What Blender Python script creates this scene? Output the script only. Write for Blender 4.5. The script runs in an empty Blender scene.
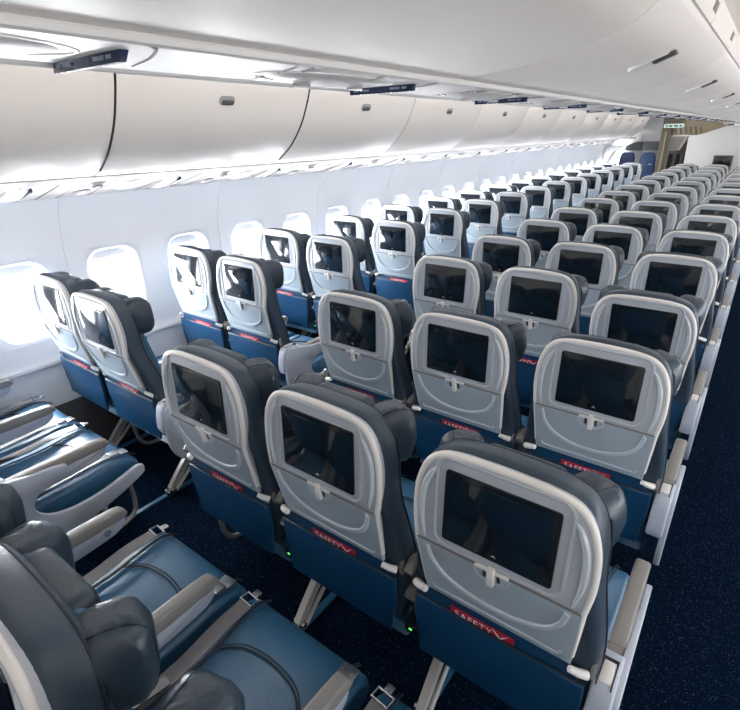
import bpy, bmesh, math, random
from mathutils import Vector, Matrix
R = math.radians
random.seed(7)
SC = bpy.context.scene
COL = SC.collection

# ------------------------------------------------------------------ camera
cam_d = bpy.data.cameras.new('camera')
cam = bpy.data.objects.new('camera', cam_d)
COL.objects.link(cam)
cam.location = (1.31084, -0.813, 1.79827)
cam.rotation_euler = (1.1589, 0.01899, 0.63972)
cam_d.sensor_fit = 'HORIZONTAL'
cam_d.sensor_width = 36.0
cam_d.lens = 502.43 / 740.0 * 36.0
cam_d.clip_start = 0.02
cam_d.clip_end = 200
SC.camera = cam

# ------------------------------------------------------------------ world, exposure, daylight
SC.view_settings.view_transform = 'Standard'
SC.view_settings.look = 'None'
SC.view_settings.gamma = 1.0
SC.view_settings.use_curve_mapping = False
SC.view_settings.exposure = 0.0
W = bpy.data.worlds.new('daylight'); SC.world = W
W.use_nodes = True
W.node_tree.nodes['Background'].inputs[0].default_value = (0.86, 0.93, 1.0, 1)
W.node_tree.nodes['Background'].inputs[1].default_value = 1.5

def area(name, loc, rot, sx, sy, power, color=(1, 1, 1), spread=180):
    l = bpy.data.lights.new(name, 'AREA'); l.shape = 'RECTANGLE'
    l.size = sx; l.size_y = sy; l.energy = power; l.color = color
    l.spread = R(spread)
    o = bpy.data.objects.new(name, l); COL.objects.link(o)
    o.location = loc; o.rotation_euler = rot
    return o
YM, YL = 5.5, 14.0           # middle and length of the cabin
# daylight outside the two rows of windows
area('daylight_outside_left', (-2.25, YM, 1.02), (0, R(-90), 0), 1.1, YL, 4100, (0.94, 0.965, 1.0))
area('daylight_outside_right', (3.27, YM, 1.02), (0, R(90), 0), 1.1, YL, 1100, (0.94, 0.965, 1.0))
# cabin lamps: sidewall wash lamps under the bins, ceiling lamps over the aisles
area('sidewall_wash_lamp_left', (-1.50, YM, 1.50), (0, R(32), 0), 0.05, YL - .8, 9, (0.95, 0.96, 1.0))
area('ceiling_lamp_left_aisle', (-0.48, YM, 2.235), (0, 0, 0), 0.16, YL - .8, 30, (1.0, 0.96, 0.92))
area('ceiling_lamp_right_aisle', (1.62, YM - .3, 2.235), (0, 0, 0), 0.16, YL, 36, (1.0, 0.95, 0.9))

# ------------------------------------------------------------------ materials
def mat(name, col, rough=.5, metal=0., spec=.5, noise=0., nscale=40., bump=0., bscale=200., coat=0., emis=None, estr=0.):
    m = bpy.data.materials.new(name); m.use_nodes = True
    nt = m.node_tree; b = nt.nodes['Principled BSDF']
    b.inputs['Base Color'].default_value = (*col, 1)
    b.inputs['Roughness'].default_value = rough
    b.inputs['Metallic'].default_value = metal
    b.inputs['Specular IOR Level'].default_value = spec
    b.inputs['Coat Weight'].default_value = coat
    b.inputs['Coat Roughness'].default_value = .15 if rough < .3 else .32
    if emis:
        b.inputs['Emission Color'].default_value = (*emis, 1); b.inputs['Emission Strength'].default_value = estr
    tc = nt.nodes.new('ShaderNodeTexCoord')
    if noise:
        n = nt.nodes.new('ShaderNodeTexNoise'); n.inputs['Scale'].default_value = nscale; n.inputs['Detail'].default_value = 4
        nt.links.new(tc.outputs['Object'], n.inputs['Vector'])
        r = nt.nodes.new('ShaderNodeMapRange')
        r.inputs['To Min'].default_value = 1 - noise; r.inputs['To Max'].default_value = 1 + noise
        nt.links.new(n.outputs['Fac'], r.inputs['Value'])
        mx = nt.nodes.new('ShaderNodeMix'); mx.data_type = 'RGBA'; mx.blend_type = 'MULTIPLY'
        mx.inputs['Factor'].default_value = 1; mx.inputs[6].default_value = (*col, 1)
        nt.links.new(r.outputs[0], mx.inputs[7]); nt.links.new(mx.outputs[2], b.inputs['Base Color'])
    if bump:
        n2 = nt.nodes.new('ShaderNodeTexNoise'); n2.inputs['Scale'].default_value = bscale; n2.inputs['Detail'].default_value = 5
        nt.links.new(tc.outputs['Object'], n2.inputs['Vector'])
        bp = nt.nodes.new('ShaderNodeBump'); bp.inputs['Strength'].default_value = bump; bp.inputs['Distance'].default_value = .004
        nt.links.new(n2.outputs['Fac'], bp.inputs['Height']); nt.links.new(bp.outputs[0], b.inputs['Normal'])
    return m
M = {}
M['shell'] = mat('shell_plastic', (.43, .46, .51), .42, noise=.05, nscale=300, bump=.08, bscale=500)
M['tray'] = mat('tray_plastic', (.37, .435, .49), .36, noise=.05, nscale=300, bump=.08, bscale=500)
M['ridge'] = mat('ridge_plastic', (.52, .57, .61), .35)
M['trim'] = mat('trim_plastic', (.80, .77, .74), .35)
M['side'] = mat('slate_leather', (.029, .049, .075), .42, noise=.12, nscale=20, bump=.25, bscale=180)
M['blue'] = mat('blue_leather', (.014, .094, .200), .38, coat=.35, noise=.12, nscale=16, bump=.25, bscale=160)
M['cush_glare'] = mat('cushion_leather_glare', (.030, .120, .225), .40, noise=.12, nscale=16, bump=.25, bscale=160, coat=.5)  # lighter copy of the blue leather, window glare painted into its colour
M['pocket'] = mat('blue_pocket_leather', (.004, .045, .115), .38, noise=.10, nscale=16, bump=.2, bscale=160)
M['pillow'] = mat('headrest_leather', (.023, .040, .061), .36, noise=.12, nscale=20, bump=.25, bscale=120)
M['seam'] = mat('seam_thread', (.010, .018, .030), .6)
M['bezel'] = mat('black_bezel', (.006, .007, .009), .12, coat=.5)
M['screen'] = mat('screen_glass', (.005, .010, .017), .05, spec=.6, coat=.25)
M['armtop'] = mat('armrest_pad', (.215, .205, .195), .45, noise=.05, nscale=200)
M['armside'] = mat('armrest_side', (.43, .47, .55), .38)
M['white'] = mat('white_fitting', (.56, .56, .57), .35)
M['cream'] = mat('cream_leg_metal', (.55, .54, .51), .38, metal=.2)
M['chrome'] = mat('brushed_steel', (.55, .55, .56), .25, metal=.9)
M['dark'] = mat('dark_plastic', (.02, .022, .027), .5)
M['tube'] = mat('tube_metal', (.45, .45, .45), .32, metal=.7)
M['belt'] = mat('belt_webbing', (.17, .165, .17), .38, noise=.15, nscale=60)
M['red'] = mat('red_card', (.42, .010, .035), .4)
M['cardwhite'] = mat('card_white', (.8, .8, .8), .4)
M['green'] = mat('green_light', (.02, .5, .05), .4, emis=(.1, 1., .15), estr=1.5)
M['bin'] = mat('bin_plastic', (.79, .735, .685), .34, noise=.02, nscale=200, bump=.04, bscale=400)
M['cbin'] = mat('centre_bin_plastic', (.87, .80, .745), .42, noise=.02, nscale=200, bump=.04, bscale=400)
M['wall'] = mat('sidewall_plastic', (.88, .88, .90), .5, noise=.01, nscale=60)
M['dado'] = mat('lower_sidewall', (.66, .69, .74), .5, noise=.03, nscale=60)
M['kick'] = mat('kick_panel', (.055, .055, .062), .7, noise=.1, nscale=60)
M['ceil'] = mat('ceiling_plastic', (.78, .75, .71), .5)
M['psu'] = mat('service_unit_plastic', (.60, .57, .55), .4)
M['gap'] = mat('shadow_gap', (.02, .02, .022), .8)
M['line'] = mat('joint_line', (.20, .18, .165), .7)
M['latch'] = mat('latch_plastic', (.06, .06, .065), .35)
M['latchcup'] = mat('latch_cup', (.30, .29, .28), .4)
M['sign'] = mat('navy_sign', (.012, .025, .07), .25)
M['signmark'] = mat('sign_mark', (.20, .24, .32), .4)
M['psu_shade'] = mat('service_unit_cup_shade', (.36, .32, .30), .4)  # darker than the panel: shading of the oval cups put into the colour
M['lens'] = mat('lamp_lens', (.45, .43, .42), .2)
M['tan'] = mat('tan_panel', (.32, .26, .17), .45, noise=.1, nscale=12)
M['tandark'] = mat('tan_frame', (.10, .085, .06), .5, noise=.15, nscale=20)
M['grey'] = mat('grey_panel', (.12, .125, .14), .4)
M['bulk'] = mat('bulkhead_laminate', (.74, .73, .70), .5, noise=.03, nscale=8)
M['crew'] = mat('crew_blue', (.022, .05, .14), .5, noise=.1, nscale=30)
M['signgreen'] = mat('exit_sign_face', (.62, .72, .66), .4, emis=(.6, .85, .75), estr=.12)
M['exitdark'] = mat('exit_letter', (.01, .06, .05), .5)
def glass_mat():
    m = bpy.data.materials.new('window_pane'); m.use_nodes = True
    nt = m.node_tree; nt.nodes.clear()
    o = nt.nodes.new('ShaderNodeOutputMaterial'); t = nt.nodes.new('ShaderNodeBsdfTransparent'); g = nt.nodes.new('ShaderNodeBsdfGlossy')
    g.inputs['Roughness'].default_value = .05; x = nt.nodes.new('ShaderNodeMixShader'); x.inputs[0].default_value = .08
    nt.links.new(t.outputs[0], x.inputs[1]); nt.links.new(g.outputs[0], x.inputs[2]); nt.links.new(x.outputs[0], o.inputs[0])
    return m
M['glass'] = glass_mat()
def carpet_mat():
    m = mat('speckled_navy_carpet', (.006, .014, .032), .95, spec=.02, bump=.6, bscale=300)
    nt = m.node_tree; b = nt.nodes['Principled BSDF']; tc = nt.nodes['Texture Coordinate']
    v = nt.nodes.new('ShaderNodeTexVoronoi'); v.inputs['Scale'].default_value = 150
    nt.links.new(tc.outputs['Object'], v.inputs['Vector'])
    r = nt.nodes.new('ShaderNodeValToRGB')
    r.color_ramp.elements[0].position = 0.10; r.color_ramp.elements[0].color = (1, 1, 1, 1)
    r.color_ramp.elements[1].position = 0.24; r.color_ramp.elements[1].color = (0, 0, 0, 1)
    nt.links.new(v.outputs['Distance'], r.inputs[0])
    n = nt.nodes.new('ShaderNodeTexNoise'); n.inputs['Scale'].default_value = 60
    nt.links.new(tc.outputs['Object'], n.inputs['Vector'])
    r2 = nt.nodes.new('ShaderNodeValToRGB'); r2.color_ramp.elements[0].position = .38; r2.color_ramp.elements[1].position = .62
    nt.links.new(n.outputs['Fac'], r2.inputs[0])
    mu = nt.nodes.new('ShaderNodeMath'); mu.operation = 'MULTIPLY'
    nt.links.new(r.outputs[0], mu.inputs[0]); nt.links.new(r2.outputs[0], mu.inputs[1])
    mx = nt.nodes.new('ShaderNodeMix'); mx.data_type = 'RGBA'
    mx.inputs[6].default_value = (.0016, .0068, .0185, 1); mx.inputs[7].default_value = (.13, .19, .27, 1)
    nt.links.new(mu.outputs[0], mx.inputs['Factor']); nt.links.new(mx.outputs[2], b.inputs['Base Color'])
    return m
M['carpet'] = carpet_mat()

# ------------------------------------------------------------------ mesh helpers
def box(bm, x0, x1, y0, y1, z0, z1, bev=0., seg=2, mi=0):
    r = bmesh.ops.create_cube(bm, size=1)
    vs = r['verts']
    for v in vs:
        v.co = Vector(((x0 + x1) / 2 + v.co.x * (x1 - x0), (y0 + y1) / 2 + v.co.y * (y1 - y0), (z0 + z1) / 2 + v.co.z * (z1 - z0)))
    fs = {f for v in vs for f in v.link_faces}
    for f in fs: f.material_index = mi
    if bev:
        es = list({e for v in vs for e in v.link_edges})
        bmesh.ops.bevel(bm, geom=es, offset=bev, segments=seg, affect='EDGES', profile=.6)
def smooth_path(pts, n=6, closed=False):
    out = []
    P = [Vector(p) for p in pts]; N = len(P)
    rng = range(N if closed else N - 1)
    for i in rng:
        a = P[(i - 1) % N] if (closed or i > 0) else P[0] * 2 - P[1]
        b = P[i]; c = P[(i + 1) % N]
        d = P[(i + 2) % N] if (closed or i + 2 < N) else P[-1] * 2 - P[-2]
        for k in range(n):
            t = k / n
            out.append(.5 * ((2 * b) + (c - a) * t + (2 * a - 5 * b + 4 * c - d) * t * t + (3 * b - a - 3 * c + d) * t ** 3))
    if not closed: out.append(P[-1].copy())
    return out
def prism(bm, pts, axis, a0, a1, bev=0., seg=2, mi=0, shear=None):
    """extrude a 2-D outline; axis 'y': pts=(x,z), axis 'x': pts=(y,z), axis 'z': pts=(x,y)"""
    def mk(p, a):
        return {'y': (p[0], a, p[1]), 'x': (a, p[0], p[1]), 'z': (p[0], p[1], a)}[axis]
    A = [bm.verts.new(mk(p, a0)) for p in pts]; B = [bm.verts.new(mk(p, a1)) for p in pts]
    n = len(pts); fs = []
    f0 = bm.faces.new(A); f1 = bm.faces.new(B[::-1]); fs += [f0, f1]
    for i in range(n): fs.append(bm.faces.new((A[(i + 1) % n], A[i], B[i], B[(i + 1) % n])))
    bmesh.ops.recalc_face_normals(bm, faces=fs)
    for f in fs: f.material_index = mi
    vs = A + B
    if bev:
        es = list(f0.edges) + list(f1.edges)
        r = bmesh.ops.bevel(bm, geom=es, offset=bev, segments=seg, affect='EDGES', profile=.5)
        vs = list({v for v in r['verts']} | {v for v in vs if v.is_valid})
    if shear:
        for v in vs:
            if v.is_valid: shear(v)
def sweep(bm, pts, rad, seg=8, closed=False, flat=None, up=None, cap=True, mi=0):
    """tube along pts; rad number or list; flat=(w,h) gives a rectangular ribbon with 'up' vector"""
    P = [Vector(p) for p in pts]; N = len(P); rings = []
    prev = Vector(up) if up else None
    for i, p in enumerate(P):
        if closed: t = (P[(i + 1) % N] - P[(i - 1) % N])
        else: t = (P[min(i + 1, N - 1)] - P[max(i - 1, 0)])
        t.normalize()
        u = prev if prev is not None else (Vector((0, 0, 1)) if abs(t.z) < .9 else Vector((1, 0, 0)))
        s = t.cross(u)
        if s.length < 1e-5: s = t.cross(Vector((1, .1, 0)))
        s.normalize(); n = s.cross(t).normalized()
        if up is None: prev = n
        if flat:
            w, h = flat
            offs = [(-w, -h), (w, -h), (w, h), (-w, h)]
            rings.append([bm.verts.new(p + s * a + n * b) for a, b in offs])
        else:
            r = rad[i] if isinstance(rad, (list, tuple)) else rad
            rings.append([bm.verts.new(p + s * math.cos(2 * math.pi * k / seg) * r + n * math.sin(2 * math.pi * k / seg) * r) for k in range(seg)])
    K = len(rings[0]); fs = []
    for i in range(N if closed else N - 1):
        a, b = rings[i], rings[(i + 1) % N]
        for k in range(K): fs.append(bm.faces.new((a[k], a[(k + 1) % K], b[(k + 1) % K], b[k])))
    if cap and not closed:
        fs.append(bm.faces.new(rings[0][::-1])); fs.append(bm.faces.new(rings[-1]))
    for f in fs: f.material_index = mi
    bmesh.ops.recalc_face_normals(bm, faces=fs)
def cyl(bm, p0, p1, r, seg=14, mi=0):
    sweep(bm, [p0, p1], r, seg, mi=mi)
def blob(bm, c, s, seg=18, rings=12, power=1., mi=0):
    r = bmesh.ops.create_uvsphere(bm, u_segments=seg, v_segments=rings, radius=1)
    for v in r['verts']:
        q = v.co
        if power != 1.:
            q = Vector([math.copysign(abs(a) ** power, a) for a in q])
        v.co = Vector((c[0] + q.x * s[0], c[1] + q.y * s[1], c[2] + q.z * s[2]))
        for f in v.link_faces: f.material_index = mi
def mesh(name, bm, mats, ang=38):
    me = bpy.data.meshes.new(name)
    bm.normal_update(); bm.to_mesh(me); bm.free()
    for m in (mats if isinstance(mats, (list, tuple)) else [mats]): me.materials.append(M[m])
    me.polygons.foreach_set('use_smooth', [True] * len(me.polygons))
    me.set_sharp_from_angle(angle=R(ang))
    return me
CACHE = {}
def cached(key, fn, mats, ang=38):
    if key not in CACHE:
        bm = bmesh.new(); fn(bm); CACHE[key] = mesh(key, bm, mats, ang)
    return CACHE[key]
def obj(name, me, parent=None, loc=(0, 0, 0), rot=(0, 0, 0)):
    o = bpy.data.objects.new(name, me); COL.objects.link(o)
    o.parent = parent; o.location = loc; o.rotation_euler = rot
    return o
def part(name, key, fn, mats, parent, loc=(0, 0, 0), rot=(0, 0, 0), ang=38):
    return obj(name, cached(key, fn, mats, ang), parent, loc, rot)
def thing(name, label, cat, loc=(0, 0, 0), rot=(0, 0, 0), group=None):
    o = obj(name, None, None, loc, rot); o['label'] = label; o['category'] = cat
    o.empty_display_size = .1
    if group: o['group'] = group
    return o
def tag(o, label, cat, group=None):
    o['label'] = label; o['category'] = cat
    if group: o['group'] = group
    return o
def struct(name, fn, mats, ang=38, loc=(0, 0, 0)):
    bm = bmesh.new(); fn(bm); o = obj(name, mesh(name, bm, mats, ang), None, loc); o['kind'] = 'structure'
    return o
ORD = ['first', 'second', 'third', 'fourth', 'fifth', 'sixth', 'seventh', 'eighth', 'ninth', 'tenth', 'eleventh',
       'twelfth', 'thirteenth', 'fourteenth', 'fifteenth', 'sixteenth', 'seventeenth', 'eighteenth', 'nineteenth', 'twentieth', 'twenty-first', 'twenty-second', 'twenty-third', 'twenty-fourth']

# ================================================================== THE SETTING
XL, XR = -1.86, 2.88        # inner faces of the two sidewalls at window height
CX = .51                    # centre line of the cabin
Y0, Y1 = -2.3, 12.9
WY = [.185 + .546 * k for k in range(-4, 23)]

def floor_fn(bm): box(bm, -1.95, 2.97, Y0, 15.5, -.06, 0)
struct('floor', floor_fn, 'carpet')

WZ = .972
def wall_fn(side):
    def X(x): return XL + x if side < 0 else XR - x
    def fn(bm):
        za, zb = WZ - .240, WZ + .240
        prof = [(.16, .0), (.14, .14), (.05, .34), (.012, .50), (.0, .560), (.002, .574), (.020, .584), (.020, .602), (.004, .622), (.0, .66), (.0, za), (.0, zb), (.0, 1.25), (.012, 1.32), (.05, 1.43), (.115, 1.53), (.20, 1.62)]
        ys = [Y0]
        for w in WY:
            if w - .19 > ys[-1] and w + .19 < Y1: ys += [w - .185, w + .185]
        ys.append(Y1)
        G = [[bm.verts.new((X(px), y, pz)) for px, pz in prof] for y in ys]
        for i in range(len(ys) - 1):
            for j in range(len(prof) - 1):
                if i % 2 == 1 and abs(prof[j][1] - za) < 1e-6: continue
                v = [G[i][j], G[i][j + 1], G[i + 1][j + 1], G[i + 1][j]]
                if side > 0: v = v[::-1]
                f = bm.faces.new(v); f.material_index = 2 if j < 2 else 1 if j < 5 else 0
        for w in WY[::2]:
            y = w + .273
            if y < Y1 - .1:
                sweep(bm, [(X(.001), y, .64), (X(.001), y, 1.25), (X(.051), y, 1.43), (X(.116), y, 1.53)], .004, 6)
    return fn
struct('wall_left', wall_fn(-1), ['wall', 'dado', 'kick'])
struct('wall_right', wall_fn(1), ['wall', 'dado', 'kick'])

def rrect(hw, hh, r, n=6, cz=0.):
    out = []
    for cx, cy, a0 in ((hw - r, hh - r, 0), (-hw + r, hh - r, 90), (-hw + r, -hh + r, 180), (hw - r, -hh + r, 270)):
        for k in range(n + 1):
            a = R(a0 + 90 * k / n); out.append((cx + r * math.cos(a), cz + cy + r * math.sin(a)))
    return out
def reveal_fn(side):
    def fn(bm):
        s = -1 if side < 0 else 1       # outward direction
        rings = []
        for hw, hh, r, d in ((.192, .247, .02, 0.), (.188, .243, .06, .002), (.165, .222, .10, .004), (.160, .216, .10, .014), (.145, .205, .095, .04), (.135, .198, .09, .075), (.135, .198, .09, .10)):
            rings.append([bm.verts.new((s * d, p[0], p[1])) for p in rrect(hw, hh, r)])
        for a, b in zip(rings[:-1], rings[1:]):
            n = len(a)
            for k in range(n): bm.faces.new((a[k], a[(k + 1) % n], b[(k + 1) % n], b[k]))
        bmesh.ops.recalc_face_normals(bm, faces=bm.faces[:])
        # lip of the raised window shade
        box(bm, min(s * .062, s * .078), max(s * .062, s * .078), -.125, .125, .150, .205, .004, 2)
    return fn
def pane_fn(side):
    s = -1 if side < 0 else 1
    def fn(bm):
        box(bm, min(s * .092, s * .096), max(s * .092, s * .096), -.14, .14, -.2, .2)
    return fn
k = 0
for w in WY:
    if w + .19 > Y1 or w - .19 < Y0: continue
    for side, X in ((-1, XL), (1, XR)):
        k += 1
        o = part('window_%d' % k, 'reveal%d' % side, reveal_fn(side), 'wall', None, (X, w, WZ), ang=60); o['kind'] = 'structure'
        part('pane', 'pane%d' % side, pane_fn(side), 'glass', o)

# ceiling shell: crown, back of the cabin, body of the centre bins
def ceil_fn(bm):
    prof = [(XL + .20, 1.62), (-1.55, 2.0), (-1.05, 2.20), (-.6, 2.27), (-.2, 2.25), (.1, 2.24), (.92, 2.24), (1.22, 2.25), (1.62, 2.27), (2.07, 2.20), (2.57, 2.0), (XR - .20, 1.62)]
    prof = [tuple(p) for p in smooth_path([(a, b, 0) for a, b in prof], 4)]
    for a, b in zip(prof[:-1], prof[1:]):
        bm.faces.new([bm.verts.new((a[0], Y0, a[1])), bm.verts.new((b[0], Y0, b[1])), bm.verts.new((b[0], 15.5, b[1])), bm.verts.new((a[0], 15.5, a[1]))])
    bmesh.ops.remove_doubles(bm, verts=bm.verts[:], dist=1e-4)
    bmesh.ops.recalc_face_normals(bm, faces=bm.faces[:])
struct('ceiling', ceil_fn, 'ceil')
def left_centre(bm):
    # aisle-side body of the centre bins above the left seats of the block, and their shared core
    L = [(.362, 1.93), (.20, 1.950), (.06, 1.985), (-.01, 2.03), (-.06, 2.09), (-.05, 2.2), (.1, 2.24), (.362, 2.24)]
    prism(bm, [tuple(p[:2]) for p in smooth_path([(a, b, 0) for a, b in L], 3)], 'y', Y0 + .02, Y1 - .3)
    box(bm, .365, .65, Y0 + .02, Y1 - .3, 1.95, 2.235)
struct('trim_1', left_centre, 'cbin')
def back_wall(bm): box(bm, -1.95, 2.97, Y0 - .08, Y0, 0, 2.4)
struct('wall_back', back_wall, 'bulk')
# floor track covers
for n, x in enumerate((.23, .79, -.94, -1.61)):
    def tr(bm): box(bm, x - .014, x + .014, Y0, 11.0, 0, .012, .003)
    struct('trim_%d' % (n + 2), tr, 'blue')

# ------------------------------------------------------------------ overhead bins
BP = 1.150                   # bin pitch
BS = [.434 + BP * k for k in range(-2, 11)]
OUT = [(-1.262, 1.645), (-1.19, 1.672), (-1.08, 1.752), (-.985, 1.862), (-.925, 1.975), (-.895, 2.06), (-.885, 2.16)]
def outer_bin(bm):
    P = [tuple(p[:2]) for p in smooth_path([(a, b, 0) for a, b in OUT], 4)] + [(-1.05, 2.185), (-1.30, 1.95)]
    prism(bm, P, 'y', .004, BP - .004, .003, 2)
def latch_outer_cup(bm):
    prism(bm, rrect(.048, .022, .020), 'x', -.004, .006, .002)
def latch_outer_handle(bm):
    prism(bm, rrect(.036, .012, .009), 'x', .004, .010, .002)
# the surface the latch sits on, height 1.965
for k, y in enumerate(BS):
    if y + BP > Y1 + .1: continue
    t = thing('overhead_bin', 'white outboard overhead bin on the window side, %s door from the camera' % ORD[k], 'overhead bin', (0, y, 0), group='overhead bins on the window side')
    part('body', 'outer_bin', outer_bin, 'bin', t)
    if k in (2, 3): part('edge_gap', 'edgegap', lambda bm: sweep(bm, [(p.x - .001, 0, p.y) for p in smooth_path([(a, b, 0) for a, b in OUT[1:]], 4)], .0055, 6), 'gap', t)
    l = part('latch', 'outer_cup', latch_outer_cup, 'latchcup', t, (-.930, BP / 2, 1.972), (0, R(24), 0))
    part('latch_handle', 'outer_handle', latch_outer_handle, 'latch', l, (0, .004, -.008))
CB = [(.655, 1.918), (.76, 1.928), (.87, 1.944), (.965, 1.963), (1.02, 1.984), (1.06, 2.012), (1.095, 2.046)]
def centre_bin(bm):
    P = [tuple(p[:2]) for p in smooth_path([(a, b, 0) for a, b in CB], 4)] + [(1.10, 2.07), (1.0, 2.23), (.66, 2.23)]
    prism(bm, P, 'y', .003, BP - .003, .003, 2)
def latch_c_cup(bm):
    # long shallow cup across the door with a dark pull at its outer end
    prism(bm, [(x - .012, y) for x, y in rrect(.056, .026, .022)], 'z', -.004, .006, .002)
def latch_c_pull(bm):
    prism(bm, rrect(.030, .021, .009), 'z', -.009, 0, .003)
for k, y in enumerate(BS):
    if y + BP > Y1 + .1 or y + BP < -.8: continue
    t = thing('overhead_bin', 'cream centre overhead bin above the seats, %s door from the camera' % ORD[k], 'overhead bin', (0, y, 0), group='overhead bins over the centre block')
    part('body', 'centre_bin', centre_bin, 'cbin', t)
    l = part('latch', 'c_cup', latch_c_cup, 'trim', t, (.996, .486, 1.9735), (0, R(-21), 0))
    part('latch_handle', 'c_pull', latch_c_pull, 'latch', l, (.022, 0, 0))
# right-hand outboard bins (mirror), one continuous run seen only from other positions
def right_bins(bm):
    P = [(2 * CX - p[0], p[1]) for p in smooth_path([(a, b, 0) for a, b in OUT], 4)] + [(2 * CX + 1.05, 2.185), (2 * CX + 1.30, 1.95)]
    prism(bm, P, 'y', Y0 + .02, Y1 - .3)
    prism(bm, [(2.28, 1.63), (2.28, 1.66), (2.74, 1.56), (2.74, 1.53)], 'y', Y0 + .02, Y1 - .3)
struct('trim_6', right_bins, 'bin')
def rail_fn(bm):
    prism(bm, [(-1.262, 1.640), (-1.262, 1.66), (-1.31, 1.66), (-1.318, 1.625), (-1.30, 1.618)], 'y', Y0 + .02, Y1 - .1, .003)
struct('trim_7', rail_fn, 'psu')
def lips(bm):
    for x in (.362, .652):
        sweep(bm, [(x, Y0 + .03, 1.915), (x, Y1 - .31, 1.915)], .009, 8)
struct('trim_8', lips, 'trim')

# ------------------------------------------------------------------ passenger service units
PP = .797
ang_o = math.atan2(.110, .425)
def psu_slab_o(bm):
    box(bm, -.222, .212, -PP / 2 + .003, PP / 2 - .003, 0, .018, .003)
def psu_joint_o(bm):
    box(bm, -.216, .2125, -.002, .002, -.0015, .019)
def psu_oval(bm):
    blob(bm, (0, 0, .004), (.06, .045, .02))
def psu_lens(bm):
    r = [bm]
    sweep(bm, [(.022 * math.cos(a), .022 * math.sin(a), -.017) for a in [2 * math.pi * k / 16 for k in range(16)]], .004, 6, closed=True)
    cyl(bm, (0, 0, -.010), (0, 0, -.019), .012)
def psu_sign_o(bm):
    box(bm, -.115, .10, -.0035, .0035, -.017, .001, .002)
def psu_wedge(bm):
    prism(bm, [(-.11, 0), (.10, 0), (.06, -.012), (-.07, -.02)], 'y', -.10, -.006, .002)
for k in range(15):
    y = .62 + .10 - PP + PP * k
    if y > 11.6: break
    t = thing('service_unit', 'white service unit under the window-side bins, %s from the camera' % ORD[k], 'service unit', (-1.515, y, 1.577), (0, -ang_o, 0), 'service units under the window-side bins')
    part('panel', 'psu_slab_o', psu_slab_o, ['psu'], t)
    for yy in (-.392, -.29, -.12, .16, .235): part('joint', 'psu_joint_o', psu_joint_o, 'line', t, (0, yy, 0))
    a = part('reading_light', 'psu_oval', psu_oval, 'psu_shade', t, (.10, -.205, 0))
    part('lens', 'psu_lens', psu_lens, 'lens', a)
    a = part('reading_light', 'psu_oval', psu_oval, 'psu_shade', t, (-.09, -.205, 0))
    part('speaker_bulge', 'psu_bulge', lambda bm: blob(bm, (0, 0, .004), (.13, .085, .022)), 'psu', t, (0, .02, 0))
    part('information_sign', 'psu_sign_o', psu_sign_o, 'sign', t, (0, .285, 0))
    part('sign_base', 'psu_wedge', psu_wedge, 'psu', t, (0, .285, 0))
def psu_slab_c(bm):
    box(bm, .371, .643, -PP / 2 + .002, PP / 2 - .002, 1.912, 1.935, .003)
def psu_c_joint(bm):
    pts = smooth_path([(.646, -.01, 1.911), (.632, .006, 1.911), (.60, .032, 1.911), (.52, .070, 1.911), (.42, .10, 1.911)], 5)
    sweep(bm, pts, [.0045 - .0036 * i / (len(pts) - 1) for i in range(len(pts))], 6)
def psu_bowl(bm):
    blob(bm, (0, 0, .008), (.085, .20, .024), 24, 12)
def psu_ring(bm):
    sweep(bm, [(.088 * math.cos(a), .205 * math.sin(a), .0) for a in [2 * math.pi * k / 32 for k in range(32)]], .0035, 6, closed=True)
def psu_sign_c(bm):
    prism(bm, [(-.004, 0), (.012, 0), (.004, -.018), (-.006, -.018)], 'x', -.100, .100, .002)
def psu_sign_marks(bm):
    for x in (-.085, -.065, -.05, .03, .045, .065):
        box(bm, x, x + .014, -.0066, -.0045, -.012, -.007)
def psu_c_lamp(bm):
    cyl(bm, (0, 0, 0), (0, 0, -.012), .018)
for k in range(15):
    y = -.378 + .747 * k
    if y > 11.3: break
    t = thing('service_unit', 'narrow white service unit under the centre bins, %s from the camera' % ORD[k], 'service unit', (0, y, 0), group='service units under the centre bins')
    part('panel', 'psu_slab_c', psu_slab_c, 'psu', t)
    for yy in (.0, .27, .31, -.22): part('joint', 'psu_cj', psu_c_joint, 'line', t, (0, yy, 0))
    b = part('reading_light_bowl', 'psu_bowl', psu_bowl, 'psu', t, (.50, -.235, 1.913))
    part('rim', 'psu_ring', psu_ring, 'trim', b)
    part('lens', 'psu_c_lamp', psu_c_lamp, 'lens', b, (-.01, -.08, -.008))
    part('lens', 'psu_c_lamp', psu_c_lamp, 'lens', b, (.02, .06, -.008))
    s = part('information_sign', 'psu_sign_c', psu_sign_c, 'sign', t, (.47, .0, 1.915))
    part('sign_marks', 'psu_marks', psu_sign_marks, 'signmark', s)

# valance with air slots above the centre bins' doors, facing the right aisle
def valance(bm):
    prism(bm, rr_v, 'y', .004, .572, .006, 3)
rr_v = [(1.090, 2.052), (1.103, 2.050), (1.110, 2.060), (1.118, 2.104), (1.104, 2.110), (1.090, 2.10)]
def vslot(bm):
    prism(bm, [(1.106, 2.068), (1.1125, 2.068), (1.1165, 2.090), (1.110, 2.092)], 'y', -.035, .035, .001)
for k in range(22):
    y = -.75 + .576 * k
    if y + .58 > Y1: break
    t = thing('air_vent_panel', 'small white vent panel above the centre bins, %s from the camera' % ORD[k], 'vent', (0, y, 0), group='vent panels above the centre bins')
    part('panel', 'valance', valance, 'cbin', t)
    part('slot', 'vslot', vslot, 'latch', t, (0, .515, 0))

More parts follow.
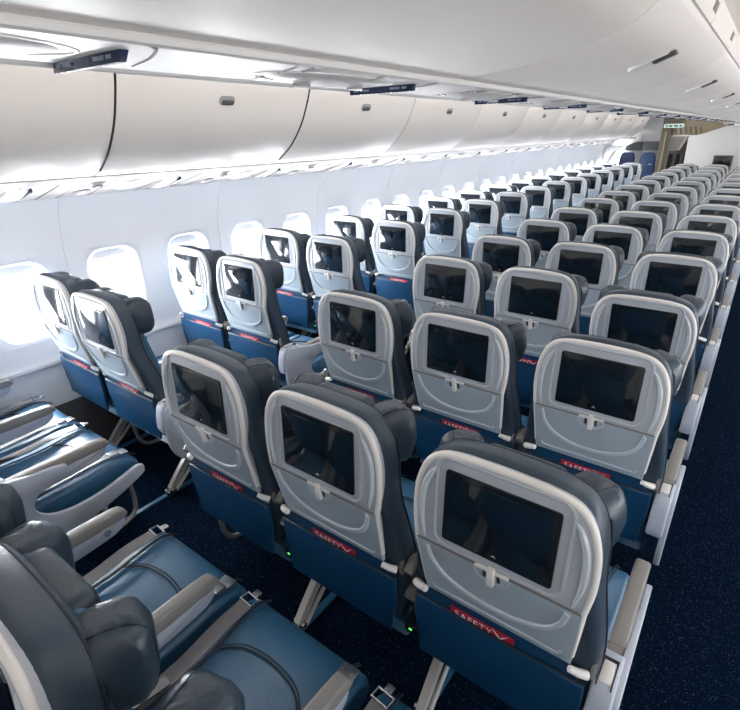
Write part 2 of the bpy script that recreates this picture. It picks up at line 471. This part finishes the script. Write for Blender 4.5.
# ================================================================== SEATS
SH = [(.176, .764), (.186, .83), (.196, .905), (.203, .97), (.202, 1.035), (.193, 1.085), (.175, 1.126), (.146, 1.152), (.10, 1.163), (.05, 1.166)]
def mirror_outline(h, n=3):
    full = h + [(0, h[-1][1] + .001)] + [(-a, b) for a, b in h[::-1]]
    return [tuple(p[:2]) for p in smooth_path([(a, b, 0) for a, b in full], n)]
PIV = (0, .10, .50)          # recline pivot
def fold(v):
    """below the hinge line the shell runs forward under the seat back"""
    z = v.co.z
    if z < .9035:
        d = .9035 - z
        v.co.x *= 1 + d / .14 * .045
        v.co.z = .9035 - d * 1.42
        v.co.y += d * 1.42 * .25
FOLDED = ('f_tray', 'f_tray_ridge', 'f_trim', 'f_latch_cup', 'f_latch_handle', 'f_latch_gap', 'f_shell')
def off(fn):
    """build in seat coordinates, store relative to the recline pivot"""
    def g(bm):
        fn(bm)
        if fn.__name__ in FOLDED:
            for v in bm.verts: fold(v)
        for v in bm.verts: v.co -= Vector(PIV)
    return g
OL = mirror_outline(SH)
OL_up = [p for p in OL if p[1] > .909]; OL_lo = [p for p in OL if p[1] < .904]
w_h = .1965
def f_shell(bm):
    pts = [(w_h, .906)] + OL_up + [(-w_h, .906)]
    prism(bm, pts, 'y', -.012, .018, .004, 2)
    # flush lower body behind the tray
    prism(bm, [(.170, .770), (.188, .90), (-.188, .90), (-.170, .770)], 'y', 0, .018)
    # moulded recess around the monitor: a raised soft frame
    fr = rrect(.148, .118, .03, cz=1.035)
    sweep(bm, [(x, -.012, z) for x, z in fr], .0045, 6, closed=True)
def f_inner_arch(bm, side=1):
    # curved moulding between trim and monitor that runs on into the tray table
    pts = smooth_path([(-.172, -.0125, .915), (-.183, -.0125, .98), (-.180, -.0125, 1.05), (-.165, -.0125, 1.095), (-.150, -.0125, 1.118)], 5)
    for s in (side,):
        sweep(bm, [(s * p.x, p.y, p.z) for p in pts], [.0015 + .0065 * math.sin(math.pi * i / (len(pts) - 1)) ** .6 for i in range(len(pts))], 7)
def f_tray(bm):
    lo = sorted([p for p in OL_lo if p[0] > 0], key=lambda p: p[1])
    pts = [(p[0], p[1]) for p in lo] + [(.1955, .9025)] + [(-.1955, .9025)] + [(-p[0], p[1]) for p in lo[::-1]]
    # rounded lower corners
    prism(bm, pts, 'y', -.014, .002, .004, 2)
def f_tray_ridge(bm):
    pts = smooth_path([(-.166, -.014, .895), (-.152, -.015, .862), (-.120, -.015, .832), (-.06, -.015, .812), (0, -.015, .807), (.06, -.015, .812), (.120, -.015, .832), (.152, -.015, .862), (.166, -.014, .895)], 5)
    sweep(bm, pts, .0062, 8)
    pts = [(-.155, -.014, .789), (-.150, -.0145, .780), (.150, -.0145, .780), (.155, -.014, .789)]
    sweep(bm, pts, .0030, 6)
def f_latch_cup(bm):
    pts = smooth_path([(-.042, -.0145, .902), (-.036, -.0150, .888), (-.015, -.0155, .878), (.015, -.0155, .878), (.036, -.0150, .888), (.042, -.0145, .902)], 4)
    prism(bm, [(p.x, p.z) for p in pts], 'y', -.0155, -.010, .001)
    sweep(bm, pts, .0028, 6)
def f_latch_handle(bm):
    box(bm, -.008, .008, -.028, -.013, .876, .920, .003)
    box(bm, -.040, .040, -.020, -.012, .9045, .912, .002)
def f_hinge(bm):
    box(bm, -.194, .194, -.0135, -.006, .9022, .9072)
def f_latch_gap(bm):
    prism(bm, rrect(.0035, .0105, .0025, cz=.897), 'y', -.0172, -.012)
def f_trim(bm):
    P = [p for p in OL if p[1] > .77]
    pts = [(x, -.006, z) for x, z in P]
    n = len(pts)
    for_r = []
    # flattened band: wide across the face, following the outline
    rings = []
    for i, p in enumerate(pts):
        a = Vector(pts[max(i - 1, 0)]); b = Vector(pts[min(i + 1, n - 1)]); t = (b - a).normalized()
        nrm = Vector((t.z, 0, -t.x))       # outward in the plane
        k = min(1, max(.25, (p[2] - .77) / .20))
        wd = .0035 + .0055 * k
        c = Vector(p) - nrm * (wd * .35)
        rings.append([bm.verts.new(c + nrm * math.cos(q) * wd + Vector((0, 1, 0)) * math.sin(q) * .008) for q in [2 * math.pi * j / 10 for j in range(10)]])
    for a, b in zip(rings[:-1], rings[1:]):
        for j in range(10): bm.faces.new((a[j], a[(j + 1) % 10], b[(j + 1) % 10], b[j]))
    bm.faces.new(rings[0]); bm.faces.new(rings[-1][::-1])
    bmesh.ops.recalc_face_normals(bm, faces=bm.faces[:])
def f_monitor(bm):
    prism(bm, rrect(.1267, .0947, .008, cz=1.03), 'y', -.017, .005, .002)
def f_screen(bm):
    prism(bm, rrect(.1110, .0740, .003, cz=1.037), 'y', -.0182, -.016, .0006)
def f_mark(bm):
    prism(bm, [(-.006, .948), (0, .954), (.006, .948), (0, .951)], 'y', -.0178, -.0165)
PADO = [(.220, .47), (.236, .55), (.238, .66), (.232, .78), (.218, .90), (.209, .98), (.206, 1.035), (.198, 1.088), (.179, 1.132), (.148, 1.160), (.10, 1.172), (.05, 1.176)]
def pad_shear(v):
    z = v.co.z
    if z < .92: v.co.y += (.92 - max(z, .70)) * .25 + max(0, .70 - z) * .06
    if z > 1.05: v.co.z -= max(0, v.co.y - .038) * .30
def f_pad(bm):
    O = mirror_outline(PADO, 2)
    prism(bm, O, 'y', .006, .090, .020, 4, shear=pad_shear)
def f_piping(bm):
    O = [p for p in mirror_outline(PADO, 3)]
    for y, k in ((.074, .004),):
        pts = []
        for x, z in O:
            v = Vector((x * 1.002, y, z - (.0125 if z > 1.1 else 0)))
            if z < .92: v.y += (.92 - max(z, .70)) * .25 + max(0, .70 - z) * .06
            pts.append(v)
        sweep(bm, pts, .0028, 6)
def f_backfront(bm):
    # blue leather front cushion of the backrest
    O = [(x * .84, z * .96 + .03 if z > 1 else z + .01) for x, z in mirror_outline(PADO, 2)]
    prism(bm, O, 'y', .084, .114, .012, 3, shear=pad_shear)
def f_head(bm):
    # central block of the adjustable headrest
    prism(bm, rrect(.100, .066, .03, cz=1.080), 'y', .078, .134, .018, 3)
def f_wing(s):
    def fn(bm):
        blob(bm, (0, 0, 0), (.058, .064, .084), 28, 20, .66)
        for v in bm.verts:
            z = v.co.z
            v.co.x += s * .018 * math.cos(z * 12)
            # gathered creases
            a = math.atan2(v.co.y, v.co.x)
            v.co *= 1 + .012 * math.sin(a * 11 + z * 60) + .010 * math.sin(z * 95 + a * 3)
        rot = Matrix.Rotation(R(-s * 24), 4, 'Z')
        for v in bm.verts: v.co = rot @ v.co
    return fn
def f_wing_seam(s):
    def fn(bm):
        pts = []
        for k in range(24):
            a = 2 * math.pi * k / 24
            y = math.copysign(abs(math.cos(a)) ** .66, math.cos(a)) * .065; z = math.copysign(abs(math.sin(a)) ** .66, math.sin(a)) * .085
            pts.append(Vector((s * (.030 + .018 * math.cos(z * 12)), y * .93, z * .95)))
        rot = Matrix.Rotation(R(-s * 24), 4, 'Z')
        sweep(bm, [rot @ p for p in pts], .002, 5, closed=True)
    return fn
def f_pocketback(bm):
    # blue leather back of the seat base, below the hard shell
    prism(bm, [(-.205, .44), (-.216, .58), (-.205, .66), (-.180, .70), (-.175, .722), (.175, .722), (.180, .70), (.205, .66), (.216, .58), (.205, .44)], 'y', .050, .063, .004)
def f_pocket(bm):
    O = [(.220, .662), (.222, .59), (.215, .52), (.19, .475), (.15, .458), (0, .450), (-.15, .458), (-.19, .475), (-.215, .52), (-.222, .59), (-.220, .662)]
    def sh(v):
        z = v.co.z; x = v.co.x
        v.co.y += .037 + .06 * max(0, (.66 - z)) - .008 * (1 - (x / .23) ** 2)
        if z < .5: v.co.y += .015
    P = [tuple(p[:2]) for p in smooth_path([(a, b, 0) for a, b in O], 3)]
    prism(bm, P, 'y', .004, .022, .006, 3, shear=sh)
def f_pocket_edge(bm):
    sweep(bm, [(x, .048 - .008 * (1 - (x / .22) ** 2), .663) for x in [-.218 + .0436 * k for k in range(11)]], .0035, 6)
def f_base(bm):
    # seat pan and box under the cushion
    prism(bm, [(.13, .44), (.13, .40), (.19, .33), (.60, .33), (.68, .36), (.68, .40), (.14, .42)], 'x', -.225, .225, .012)
def f_cushion(bm):
    P = [(.135, .385), (.125, .43), (.15, .462), (.28, .452), (.45, .452), (.58, .462), (.66, .455), (.705, .425), (.715, .38), (.69, .35), (.60, .345), (.15, .36)]
    P = [tuple(p[:2]) for p in smooth_path([(a, b, 0) for a, b in P], 3, closed=True)]
    def sh(v):
        u = abs(v.co.x) / .232
        v.co.z -= .010 * u ** 6
    prism(bm, P, 'x', -.232, .232, .020, 4, shear=sh)
    # shallow dish: cushion cut into three along x for a curved front
    for v in bm.verts:
        if v.co.y > .6: v.co.y += .018 * (1 - (v.co.x / .232) ** 2)
def f_cushion_seams(bm):
    for s in (-1, 1):
        pts = smooth_path([(s * .175, .14, .4615), (s * .168, .28, .4530), (s * .160, .45, .4530), (s * .166, .58, .4625), (s * .176, .665, .4565), (s * .180, .725, .42)], 5)
        sweep(bm, pts, .0032, 6)
        sweep(bm, [p + Vector((s * .008, 0, -.0008)) for p in pts], .0018, 5)
    pts = smooth_path([(-.162, .50, .4555), (-.10, .545, .4600), (0, .560, .4618), (.10, .545, .4600), (.162, .50, .4555)], 5)
    sweep(bm, pts, .0026, 6)
    sweep(bm, [p + Vector((0, .010, .0006)) for p in pts], .0018, 5)
# --- armrests (built around x = 0)
AP = [(.10, .575), (.10, .612), (.17, .620), (.40, .622), (.555, .618), (.585, .605), (.592, .590), (.575, .578), (.50, .574)]
def f_armpad(bm):
    prism(bm, [tuple(p[:2]) for p in smooth_path([(a, b, 0) for a, b in AP], 3, closed=True)], 'x', -.021, .021, .009, 3)
    box(bm, -.0214, .0214, .232, .2335, .60, .6225)
def f_armbody(bm):
    P = [(.12, .535), (.11, .585), (.30, .592), (.56, .588), (.575, .575), (.560, .545), (.50, .528), (.25, .518)]
    prism(bm, [tuple(p[:2]) for p in smooth_path([(a, b, 0) for a, b in P], 3, closed=True)], 'x', -.019, .019, .005, 2)
def f_armhook(bm):
    # upright that carries the armrest, hooked behind the backrest
    pts = smooth_path([(0, .060, .690), (0, .085, .702), (0, .112, .695), (0, .124, .665), (0, .122, .62), (0, .13, .54), (0, .15, .44), (0, .17, .37)], 4)
    n = len(pts)
    sweep(bm, pts, [.015 + .010 * min(1, i / 10) for i in range(n)], 12)
def f_button(bm):
    cyl(bm, (0, 0, 0), (.006, 0, 0), .013, 18)
def f_ring(bm):
    cyl(bm, (0, 0, 0), (.003, 0, 0), .017, 18)
def f_fairing(s):
    """aisle side C-shaped fairing; s=+1 on the right of a seat, -1 on the left"""
    def fn(bm):
        P = [(.385, .602), (.405, .585), (.385, .560), (.33, .538), (.275, .515), (.255, .475), (.275, .430), (.33, .398), (.42, .385), (.54, .395), (.66, .425), (.700, .420), (.706, .398), (.690, .372),
             (.58, .330), (.44, .295), (.30, .280), (.18, .295), (.09, .345), (.05, .43), (.045, .54), (.06, .625), (.095, .650), (.16, .640), (.26, .618)]
        prism(bm, [tuple(p[:2]) for p in smooth_path([(a, b, 0) for a, b in P], 3, closed=True)], 'x', -.010, .010, .005, 3)
    return fn
def f_cap(bm):
    # white shroud at the rear of the aisle armrest with its hinge slot
    P = [(.045, .50), (.040, .60), (.065, .655), (.12, .662), (.185, .640), (.20, .628), (.205, .60), (.16, .52)]
    prism(bm, [tuple(p[:2]) for p in smooth_path([(a, b, 0) for a, b in P], 3, closed=True)], 'x', -.026, .026, .008, 3)
def f_slot(bm):
    P = [(.058, .560), (.058, .645), (.085, .6645), (.140, .6640), (.150, .655), (.10, .650), (.075, .62)]
    prism(bm, P, 'x', -.0135, .0135, .002)
def f_slotgap(bm):
    box(bm, -.017, .017, .14, .156, .640, .6595, .001)
    for s in (-1, 1): box(bm, s * .0155 - .0012, s * .0155 + .0012, .07, .15, .655, .6648)
def f_peg(bm):
    sweep(bm, [(0, 0, 0), (.018, .008, -.008), (.036, .02, -.016)], [.008, .010, .011], 12)
# --- under-seat structure
def f_leg(bm):
    # rear foot, long sloping strut rising forward, second strut, front leg
    sweep(bm, smooth_path([(0, .125, .030), (0, .20, .115), (0, .33, .245), (0, .47, .36)], 4), .013, 8, flat=(.014, .020), up=(0, 0, 1))
    sweep(bm, [(.024, .14, .025), (.024, .52, .345)], .009, 10)
    sweep(bm, [(0, .18, .34), (0, .58, .34)], .018, 10)
    sweep(bm, smooth_path([(0, .54, .34), (0, .57, .2), (0, .58, .02)], 4), .014, 10)
def f_foot(bm):
    box(bm, -.016, .016, .085, .17, .004, .035, .005)
    cyl(bm, (-.026, .13, .03), (.030, .13, .03), .012)
    cyl(bm, (-.022, .10, .025), (.022, .10, .025), .007)
def f_bar(bm):
    # baggage bar: drops behind, runs forward close to the carpet and turns up at the front
    sweep(bm, smooth_path([(0, .15, .40), (0, .155, .28), (0, .170, .20), (0, .21, .155), (0, .29, .140), (0, .45, .135), (0, .58, .14), (0, .63, .17), (0, .645, .23), (0, .64, .34)], 5), .0105, 10)
def f_beam(bm):
    cyl(bm, (-.232, .20, .36), (.232, .20, .36), .022, 12); cyl(bm, (-.232, .56, .35), (.232, .56, .35), .022, 12)
def f_outlet(bm):
    box(bm, -.026, .026, -.012, .030, -.022, .022, .005)
def f_led(bm):
    box(bm, -.010, .0, -.0145, -.010, .006, .012, .001)
def f_strap(side):
    def fn(bm):
        s = side
        pts = smooth_path([(s * .215, .13, .462), (s * .205, .20, .475), (s * .19, .30, .470), (s * .185, .42, .474), (s * .190, .54, .484), (s * .196, .64, .477)], 5)
        sweep(bm, pts, 0, flat=(.023, .0014), up=(-.1 * s, 0, 1))
        pts = smooth_path([(s * .212, .14, .466), (s * .196, .26, .482), (s * .182, .36, .476)], 4)
        sweep(bm, pts, 0, flat=(.023, .0012), up=(.25 * s, 0, 1))
    return fn
def f_buckle(bm):
    prism(bm, rrect(.026, .020, .004), 'z', 0, .005, .0015)
    box(bm, -.020, .020, -.060, -.018, -.002, .012, .004)
def f_tongue(bm):
    pts = [(-.025, -.012, .002), (.025, -.012, .002), (.025, .018, .002), (-.025, .018, .002)]
    sweep(bm, pts, .0042, 8, closed=True)
    box(bm, -.012, .012, .018, .044, -.001, .005, .002)

def seat(x, y, label, lean=0., left=None, right='mid', legs=(), bar=(), outlet=False, belts=False, head_dz=0., wing_yaw=(0, 0), group='', full=True):
    t = thing('passenger_seat', label, 'seat', (x, y, 0), group=group)
    L = dict(loc=PIV, rot=(lean, 0, 0))
    def up(name, key, fn, mats, parent=t):
        if parent is t: return part(name, key, off(fn), mats, t, **L)
        return part(name, key, off(fn), mats, parent)
    sh = up('back_shell', 'shell', f_shell, 'shell')
    up('shell_moulding', 'arch1', f_inner_arch, 'ridge', sh)
    up('shell_moulding', 'arch2', lambda bm: f_inner_arch(bm, -1), 'ridge', sh)
    up('shell_trim', 'trim', f_trim, 'trim')
    mo = up('monitor', 'monitor', f_monitor, 'bezel')
    up('screen', 'screen', f_screen, 'screen', mo)
    tr = up('tray_table', 'tray', f_tray, 'tray')
    up('tray_ridge', 'trayridge', f_tray_ridge, 'ridge', tr)
    up('hinge_gap', 'hingegap', f_hinge, 'line', tr)
    for s in (-1, 1): part('latch_gap', 'latchgap', off(f_latch_gap), 'dark', tr, (s * .0165, 0, 0))
    if full:
        up('maker_mark', 'mark', f_mark, 'cardwhite', mo)
    up('latch_recess', 'latchcup_s', f_latch_cup, 'ridge', tr)
    up('latch_handle', 'latchhandle_s', f_latch_handle, 'trim', tr)
    bk = up('backrest', 'pad', f_pad, 'side')
    up('piping', 'piping', f_piping, 'seam', bk)
    up('back_cushion', 'backfront', f_backfront, 'blue', bk)
    hd = part('headrest', 'head', off(f_head), 'pillow', t, (PIV[0], PIV[1], PIV[2] + head_dz), (lean, 0, 0))
    for s, yw in ((-1, wing_yaw[0]), (1, wing_yaw[1])):
        w = part('headrest_wing', 'wing%d' % s, f_wing(s), 'pillow', hd,
                 (s * .136 - PIV[0], .120 - PIV[1], 1.060 - PIV[2]), (0, 0, yw))
        if full: part('wing_seam', 'wingseam%d' % s, f_wing_seam(s), 'seam', hd, (s * .136 - PIV[0], .120 - PIV[1], 1.060 - PIV[2]), (0, 0, yw))
    part('hinge_disc', 'disc', lambda bm: prism(bm, [(.030 * math.cos(a) * .62 + .078, .030 * math.sin(a) + .690) for a in [2 * math.pi * q / 20 for q in range(20)]], 'x', .224, .234, .003), 'armtop', t)
    part('hinge_peg', 'peg', f_peg, 'trim', t, (.184, .036, .704))
    obj('hinge_peg', cached('peg_l', lambda bm: sweep(bm, [(0, 0, 0), (-.020, .008, -.008), (-.040, .02, -.018)], [.009, .011, .012], 12), 'trim'), t, (-.184, .036, .704))
    part('seat_back_panel', 'pocketback', f_pocketback, 'pocket', t)
    pk = part('literature_pocket', 'pocket', f_pocket, 'pocket', t)
    part('pocket_edge', 'pocketedge', f_pocket_edge, 'seam', pk)
    part('seat_base', 'base', f_base, 'dark', t)
    cu = part('cushion', 'cushion', f_cushion, 'cush_glare', t)
    part('cushion_seam', 'cushseam', f_cushion_seams, 'seam', cu)
    part('seat_frame', 'beam', f_beam, 'tube', t)
    for side, kind in ((-1, left), (1, right)):
        if not kind: continue
        X = side * .255
        b = part('armrest', 'armbody', f_armbody, 'armside', t, (X, 0, 0))
        part('arm_pad', 'armpad', f_armpad, 'armtop', b)
        if kind == 'slim': part('recline_button', 'button', f_button, 'chrome', b, (-side * .018, .51, .560))
        if kind in ('mid', 'slim'):
            part('arm_upright', 'armhook', f_armhook, 'armtop', b)
        if kind == 'aisle':
            part('side_fairing', 'fairing', f_fairing(1), 'armside', b, (side * .029, 0, 0))
            part('rear_shroud', 'cap', f_cap, 'armside', b)
            part('hinge_cover', 'slot', f_slot, 'trim', b)
            part('hinge_gap', 'slotgap', f_slotgap, 'gap', b)
            part('recline_button', 'button', f_button, 'chrome', b, (-side * .018 - (.006 if side > 0 else 0), .51, .560))
    for lx in legs:
        l = part('leg', 'leg', f_leg, 'cream', t, (lx, 0, 0))
        part('foot', 'foot', f_foot, 'chrome', l)
        part('foot', 'foot2', lambda bm: box(bm, -.018, .018, .55, .61, .004, .03, .005), 'chrome', l)
    for lx in bar: part('baggage_bar', 'bar', f_bar, 'tube', t, (lx, 0, 0))
    if outlet:
        u = part('power_outlet', 'outlet', f_outlet, 'dark', t, (-.255, .10, .435), (R(10), 0, 0))
        part('indicator_light', 'led', f_led, 'green', u)
    if belts:
        for s in (-1, 1):
            st = part('seat_belt', 'strap%d' % s, f_strap(s), 'belt', t)
            if s > 0: part('buckle', 'buckle', f_buckle, 'chrome', st, (.198, .66, .474), (R(-6), 0, R(3)))
            else: part('tongue', 'tongue', f_tongue, 'chrome', st, (-.198, .655, .476), (R(-4), 0, R(-4)))
    return t

ROWS = 15
CLEAN = {(0, 0): -.019, (0, 1): -.011, (0, 2): -.057, (0, 4): -.003, (1, 0): -.027, (1, 1): -.007, (1, 2): -.053, (1, 3): -.021, (1, 4): .002,
         (2, 0): -.034, (2, 1): -.03, (2, 2): .135, (2, 3): .036}
WLEAN = {(1, 0): .034, (0, 1): -.054, (1, 1): -.032, (0, 2): -.01, (1, 2): -.002, (1, 3): .014, (1, 4): .007, (1, 5): .01}
COLN = ['left column', 'middle column', 'right aisle column']
WX = [-1.5144, -1.0046]
PW = .1942
for r in range(-1, ROWS):
    y = r * .80164
    for c in range(3):
        dl = CLEAN.get((c, r), random.uniform(-.02, .02))
        if r == -1: dl = -.095
        if r == -1: lab = 'blue leather centre-block seat beside the camera, %s, its cushion and headrest in view' % COLN[c]
        else: lab = 'centre-block seat, %s, %s row of black screens from the camera' % (COLN[c], ORD[r])
        seat(c * .51, y, lab, dl, left='slim' if c == 0 else None, right='aisle' if c == 2 else 'mid',
             legs=((.22,) if c == 0 else (-.235,) if c == 2 else ()), bar=((-.25,) if c == 0 else ()),
             outlet=(c > 0 and r < 4), belts=(r == -1), head_dz=random.uniform(-.006, .012), wing_yaw=(random.uniform(-.2, .2), random.uniform(-.2, .2)),
             group='centre block seats' , full=r < 6)
for r in range(-1, ROWS):
    y = r * .80164 + PW
    for c in range(2):
        dl = WLEAN.get((c, r), random.uniform(-.02, .02))
        if r == -1: lab = 'blue leather %s seat of the window pair nearest the camera, belts on its cushion' % ('window' if c == 0 else 'aisle')
        else: lab = 'seat of the left pair, %s, %s pair from the camera' % ('beside the windows' if c == 0 else 'beside the aisle', ORD[r])
        seat(WX[c], y, lab, dl, left='win' if c == 0 else None, right='mid' if c == 0 else 'aisle',
             legs=((-.10,) if c == 0 else (.065,)), bar=((.25,) if c == 1 else (.24,)), outlet=(c == 1 and r < 3), belts=(r == -1),
             head_dz=random.uniform(-.006, .012), wing_yaw=(random.uniform(-.2, .2), random.uniform(-.2, .2)), group='window pair seats', full=r < 6)

# ------------------------------------------------------------------ red safety cards in the pockets
def f_card(bm):
    box(bm, -.085, .085, 0, .0015, .712, .757, .0003)
def text_mesh():
    cu = bpy.data.curves.new('card_text', 'FONT'); cu.body = 'SAFETY'; cu.size = .028; cu.extrude = .0003; cu.align_x = 'CENTER'; cu.space_character = 1.15
    o = bpy.data.objects.new('card_text', cu); COL.objects.link(o)
    bpy.context.view_layer.update()
    me = bpy.data.meshes.new_from_object(o.evaluated_get(bpy.context.evaluated_depsgraph_get()))
    bpy.data.objects.remove(o); me.materials.clear(); me.materials.append(M['cardwhite'])
    return me
TXT = text_mesh()
def f_cardswoosh(bm):
    prism(bm, [(.034, .752), (.050, .738), (.068, .752), (.072, .756), (.050, .730), (.028, .756)], 'y', -.0008, .0001)
cards = [('c', 0, 0), ('c', 1, 0), ('c', 2, 0), ('c', 0, 1), ('c', 1, 1), ('c', 2, 1), ('c', 1, 2), ('w', 0, 0), ('w', 1, 0), ('w', 0, 1), ('w', 1, 1), ('w', 0, 2), ('w', 1, 2), ('w', 1, 3)]
for kind, c, r in cards:
    if kind == 'c':
        x, y = c * .51, r * .80164; lab = 'red safety card in the pocket of the %s centre seat, %s row' % (['left', 'middle', 'right'][c], ORD[r])
    else:
        x, y = WX[c], r * .80164 + PW; lab = 'red safety card in the pocket of the %s seat, %s pair' % (['window', 'aisle'][c], ORD[r])
    t = thing('safety_card', lab, 'card', (x + random.uniform(-.03, .03), y + .0460, -.073), (0, 0, 0), 'red safety cards')
    part('card', 'card', f_card, 'red', t)
    obj('lettering', TXT, t, (-.022, -.0009, .7305), (R(90), 0, 0))
    part('check_mark', 'swoosh', f_cardswoosh, 'cardwhite', t)

# ================================================================== FRONT OF THE CABIN
FY = 12.9
def bulkhead(bm):
    pts = [(-.205, 0), (2.75, 0), (2.75, 2.2), (.62, 2.2), (.62, 1.86), (.42, 1.84), (.05, 1.71), (-.24, 1.64)]
    prism(bm, pts, 'y', FY - .05, FY, .004)
struct('wall_front', bulkhead, 'bulk')
t = thing('wall_monitor', 'black monitor hung on the white bulkhead at the cabin front', 'monitor', (.485, FY - .05, 1.135))
part('frame', 'wm_frame', lambda bm: prism(bm, rrect(.175, .135, .012), 'y', -.035, 0, .004), 'grey', t)
part('screen', 'wm_screen', lambda bm: prism(bm, rrect(.155, .100, .004, cz=.022), 'y', -.038, -.034, .001), 'bezel', t)
part('bracket', 'wm_bracket', lambda bm: box(bm, -.18, .18, -.05, -.0, -.160, -.120, .004), 'grey', t)
def left_front(bm):
    prism(bm, [(-1.75, 0), (-1.75, 2.05), (-.80, 2.22), (-.80, 0)], 'y', FY + .42, FY + .47)
struct('wall_front_left', left_front, 'bulk')
t = thing('partition_header', 'dark grey header panel above the two blue crew seats', 'panel', (-1.13, FY + .34, 1.45))
part('panel', 'hdr', lambda bm: box(bm, -.06, .325, 0, .08, -.095, .095, .006), 'grey', t)
part('panel', 'hdr2', lambda bm: prism(bm, [(-.42, -.095), (-.075, -.095), (-.075, .095), (-.20, .095), (-.42, .0)], 'y', 0, .08, .006), 'grey', t)
def f_crew_back(bm):
    O = [(-.185, 0), (-.175, .20), (-.150, .46), (-.125, .53), (-.09, .55), (.09, .55), (.125, .53), (.150, .46), (.175, .20), (.185, 0)]
    prism(bm, O, 'y', -.05, .06, .02, 3)
def f_crew_base(bm):
    box(bm, -.165, .165, -.07, .06, -.36, -.03, .02, 3)
def f_crew_foot(bm):
    box(bm, -.13, .13, -.03, .06, -.77, -.35, .01)
for n, x in enumerate((-1.425, -.985)):
    t = thing('crew_seat', '%s of the two dark blue seats facing the cabin at its front' % ['left', 'right'][n], 'seat', (x, FY + .12, .77), group='blue seats at the cabin front')
    b = part('backrest', 'crewb', f_crew_back, 'crew', t)
    part('white_label', 'crewlab', lambda bm: box(bm, .035, .10, -.053, -.048, .290, .306), 'cardwhite', b)
    part('belt_band', 'crewband', lambda bm: box(bm, -.15, .15, -.072, -.03, -.026, -.004, .002), 'cardwhite', t)
    part('seat_pad', 'crewseat', f_crew_base, 'crew', t)
    part('pedestal', 'crewped', f_crew_foot, 'dark', t)
t = thing('galley_post', 'tall tan brown post between the blue seats and the doorway', 'post', (-.690, FY, 0))
part('post', 'gpost', lambda bm: prism(bm, [(-.095, 0), (.095, 0), (.095, 2.10), (-.095, 2.10)], 'y', -.03, .12, .008), 'tandark', t)
part('inner_strip', 'gstrip', lambda bm: box(bm, -.015, .015, -.036, -.028, .2, 1.75, .002), 'tan', t)
t = thing('overhead_rack', 'tan ribbed overhead compartment above the doorway', 'compartment', (-.20, FY + .03, 1.77))
part('casing', 'rackcase', lambda bm: prism(bm, [(-.385, -.10), (.24, -.07), (.60, .075), (.60, .40), (-.385, .40)], 'y', 0, .30, .006), 'tan', t)
part('lower_edge', 'rackedge', lambda bm: box(bm, -.38, .18, -.012, .02, -.118, -.095, .003), 'trim', t)
for k in range(6):
    part('rib', 'rackrib', lambda bm: prism(bm, [(-.05, .07), (-.025, .07), (.014, -.075), (-.010, -.075)], 'y', -.018, .0, .002), 'tandark', t, (-.30 + .095 * k, 0, 0))
t = thing('exit_sign', 'pale green lit sign bar on the ceiling above the tan post', 'sign', (-.555, FY - .10, 1.868))
part('housing', 'exh', lambda bm: prism(bm, rrect(.195, .040, .028), 'y', -.02, .02, .004), 'signgreen', t)
part('bracket', 'exbr', lambda bm: box(bm, -.15, .15, .005, .03, .03, .40), 'tandark', t)
for xx, ww in ((-.135, .018), (-.062, .034), (.040, .038), (.130, .020)):
    part('window', 'exw%.3f' % xx, lambda bm: box(bm, xx - ww, xx + ww, -.023, -.019, -.020, .010, .001), 'exitdark', t)
def beyond(bm):
    box(bm, -1.6, .4, 15.3, 15.35, 0, 2.2)
struct('wall_beyond', beyond, 'tandark')
def far_bin(bm):
    prism(bm, [(-.82, 1.32), (-.50, 1.34), (-.40, 1.58), (-.40, 2.25), (-.86, 2.25), (-.86, 1.57)], 'y', 13.6, 14.1, .02)
struct('trim_10', far_bin, 'bin')
for k in range(4):
    t = thing('forward_seat', 'dark seat seen through the doorway, %s from the tan post' % ORD[k], 'seat', (-.70 + .115 * k, 13.15 + .3 * k, 0), group='dark seats beyond the doorway')
    part('backrest', 'fwdback', lambda bm: prism(bm, rrect(.055, .42, .05, cz=.86), 'y', 0, .09, .02), 'dark', t)
    part('seat_pad', 'fwdseat', lambda bm: box(bm, -.055, .055, .09, .28, .36, .48, .02), 'dark', t)
    part('pedestal', 'fwdped', lambda bm: box(bm, -.05, .05, .1, .26, 0, .36, .01), 'dark', t)
t = thing('cabin_lamp', 'small lit ceiling lamp over the top of the white bulkhead', 'lamp', (.50, FY - .25, 1.885))
part('housing', 'clh', lambda bm: box(bm, -.14, .14, -.03, .03, -.01, .03, .006), 'psu', t)
for x in (-.09, -.03, .03, .09):
    part('bulb', 'clb%.2f' % x, lambda bm: cyl(bm, (x, -.01, -.014), (x, -.01, -.004), .018), 'lens', t)
def surround(bm):
    prism(bm, [tuple(p[:2]) for p in smooth_path([(-.10, .02, 0), (.02, .02, 0), (.06, .6, 0), (.00, .95, 0), (.07, 1.15, 0), (.18, 1.35, 0), (.30, 1.48, 0), (.0, 1.48, 0)], 3)], 'y', 0, .22, .01)
    box(bm, .04, .09, -.01, .1, .78, 1.05, .01)
struct('trim_9', surround, 'bulk', loc=(-1.78, 12.35, 0))
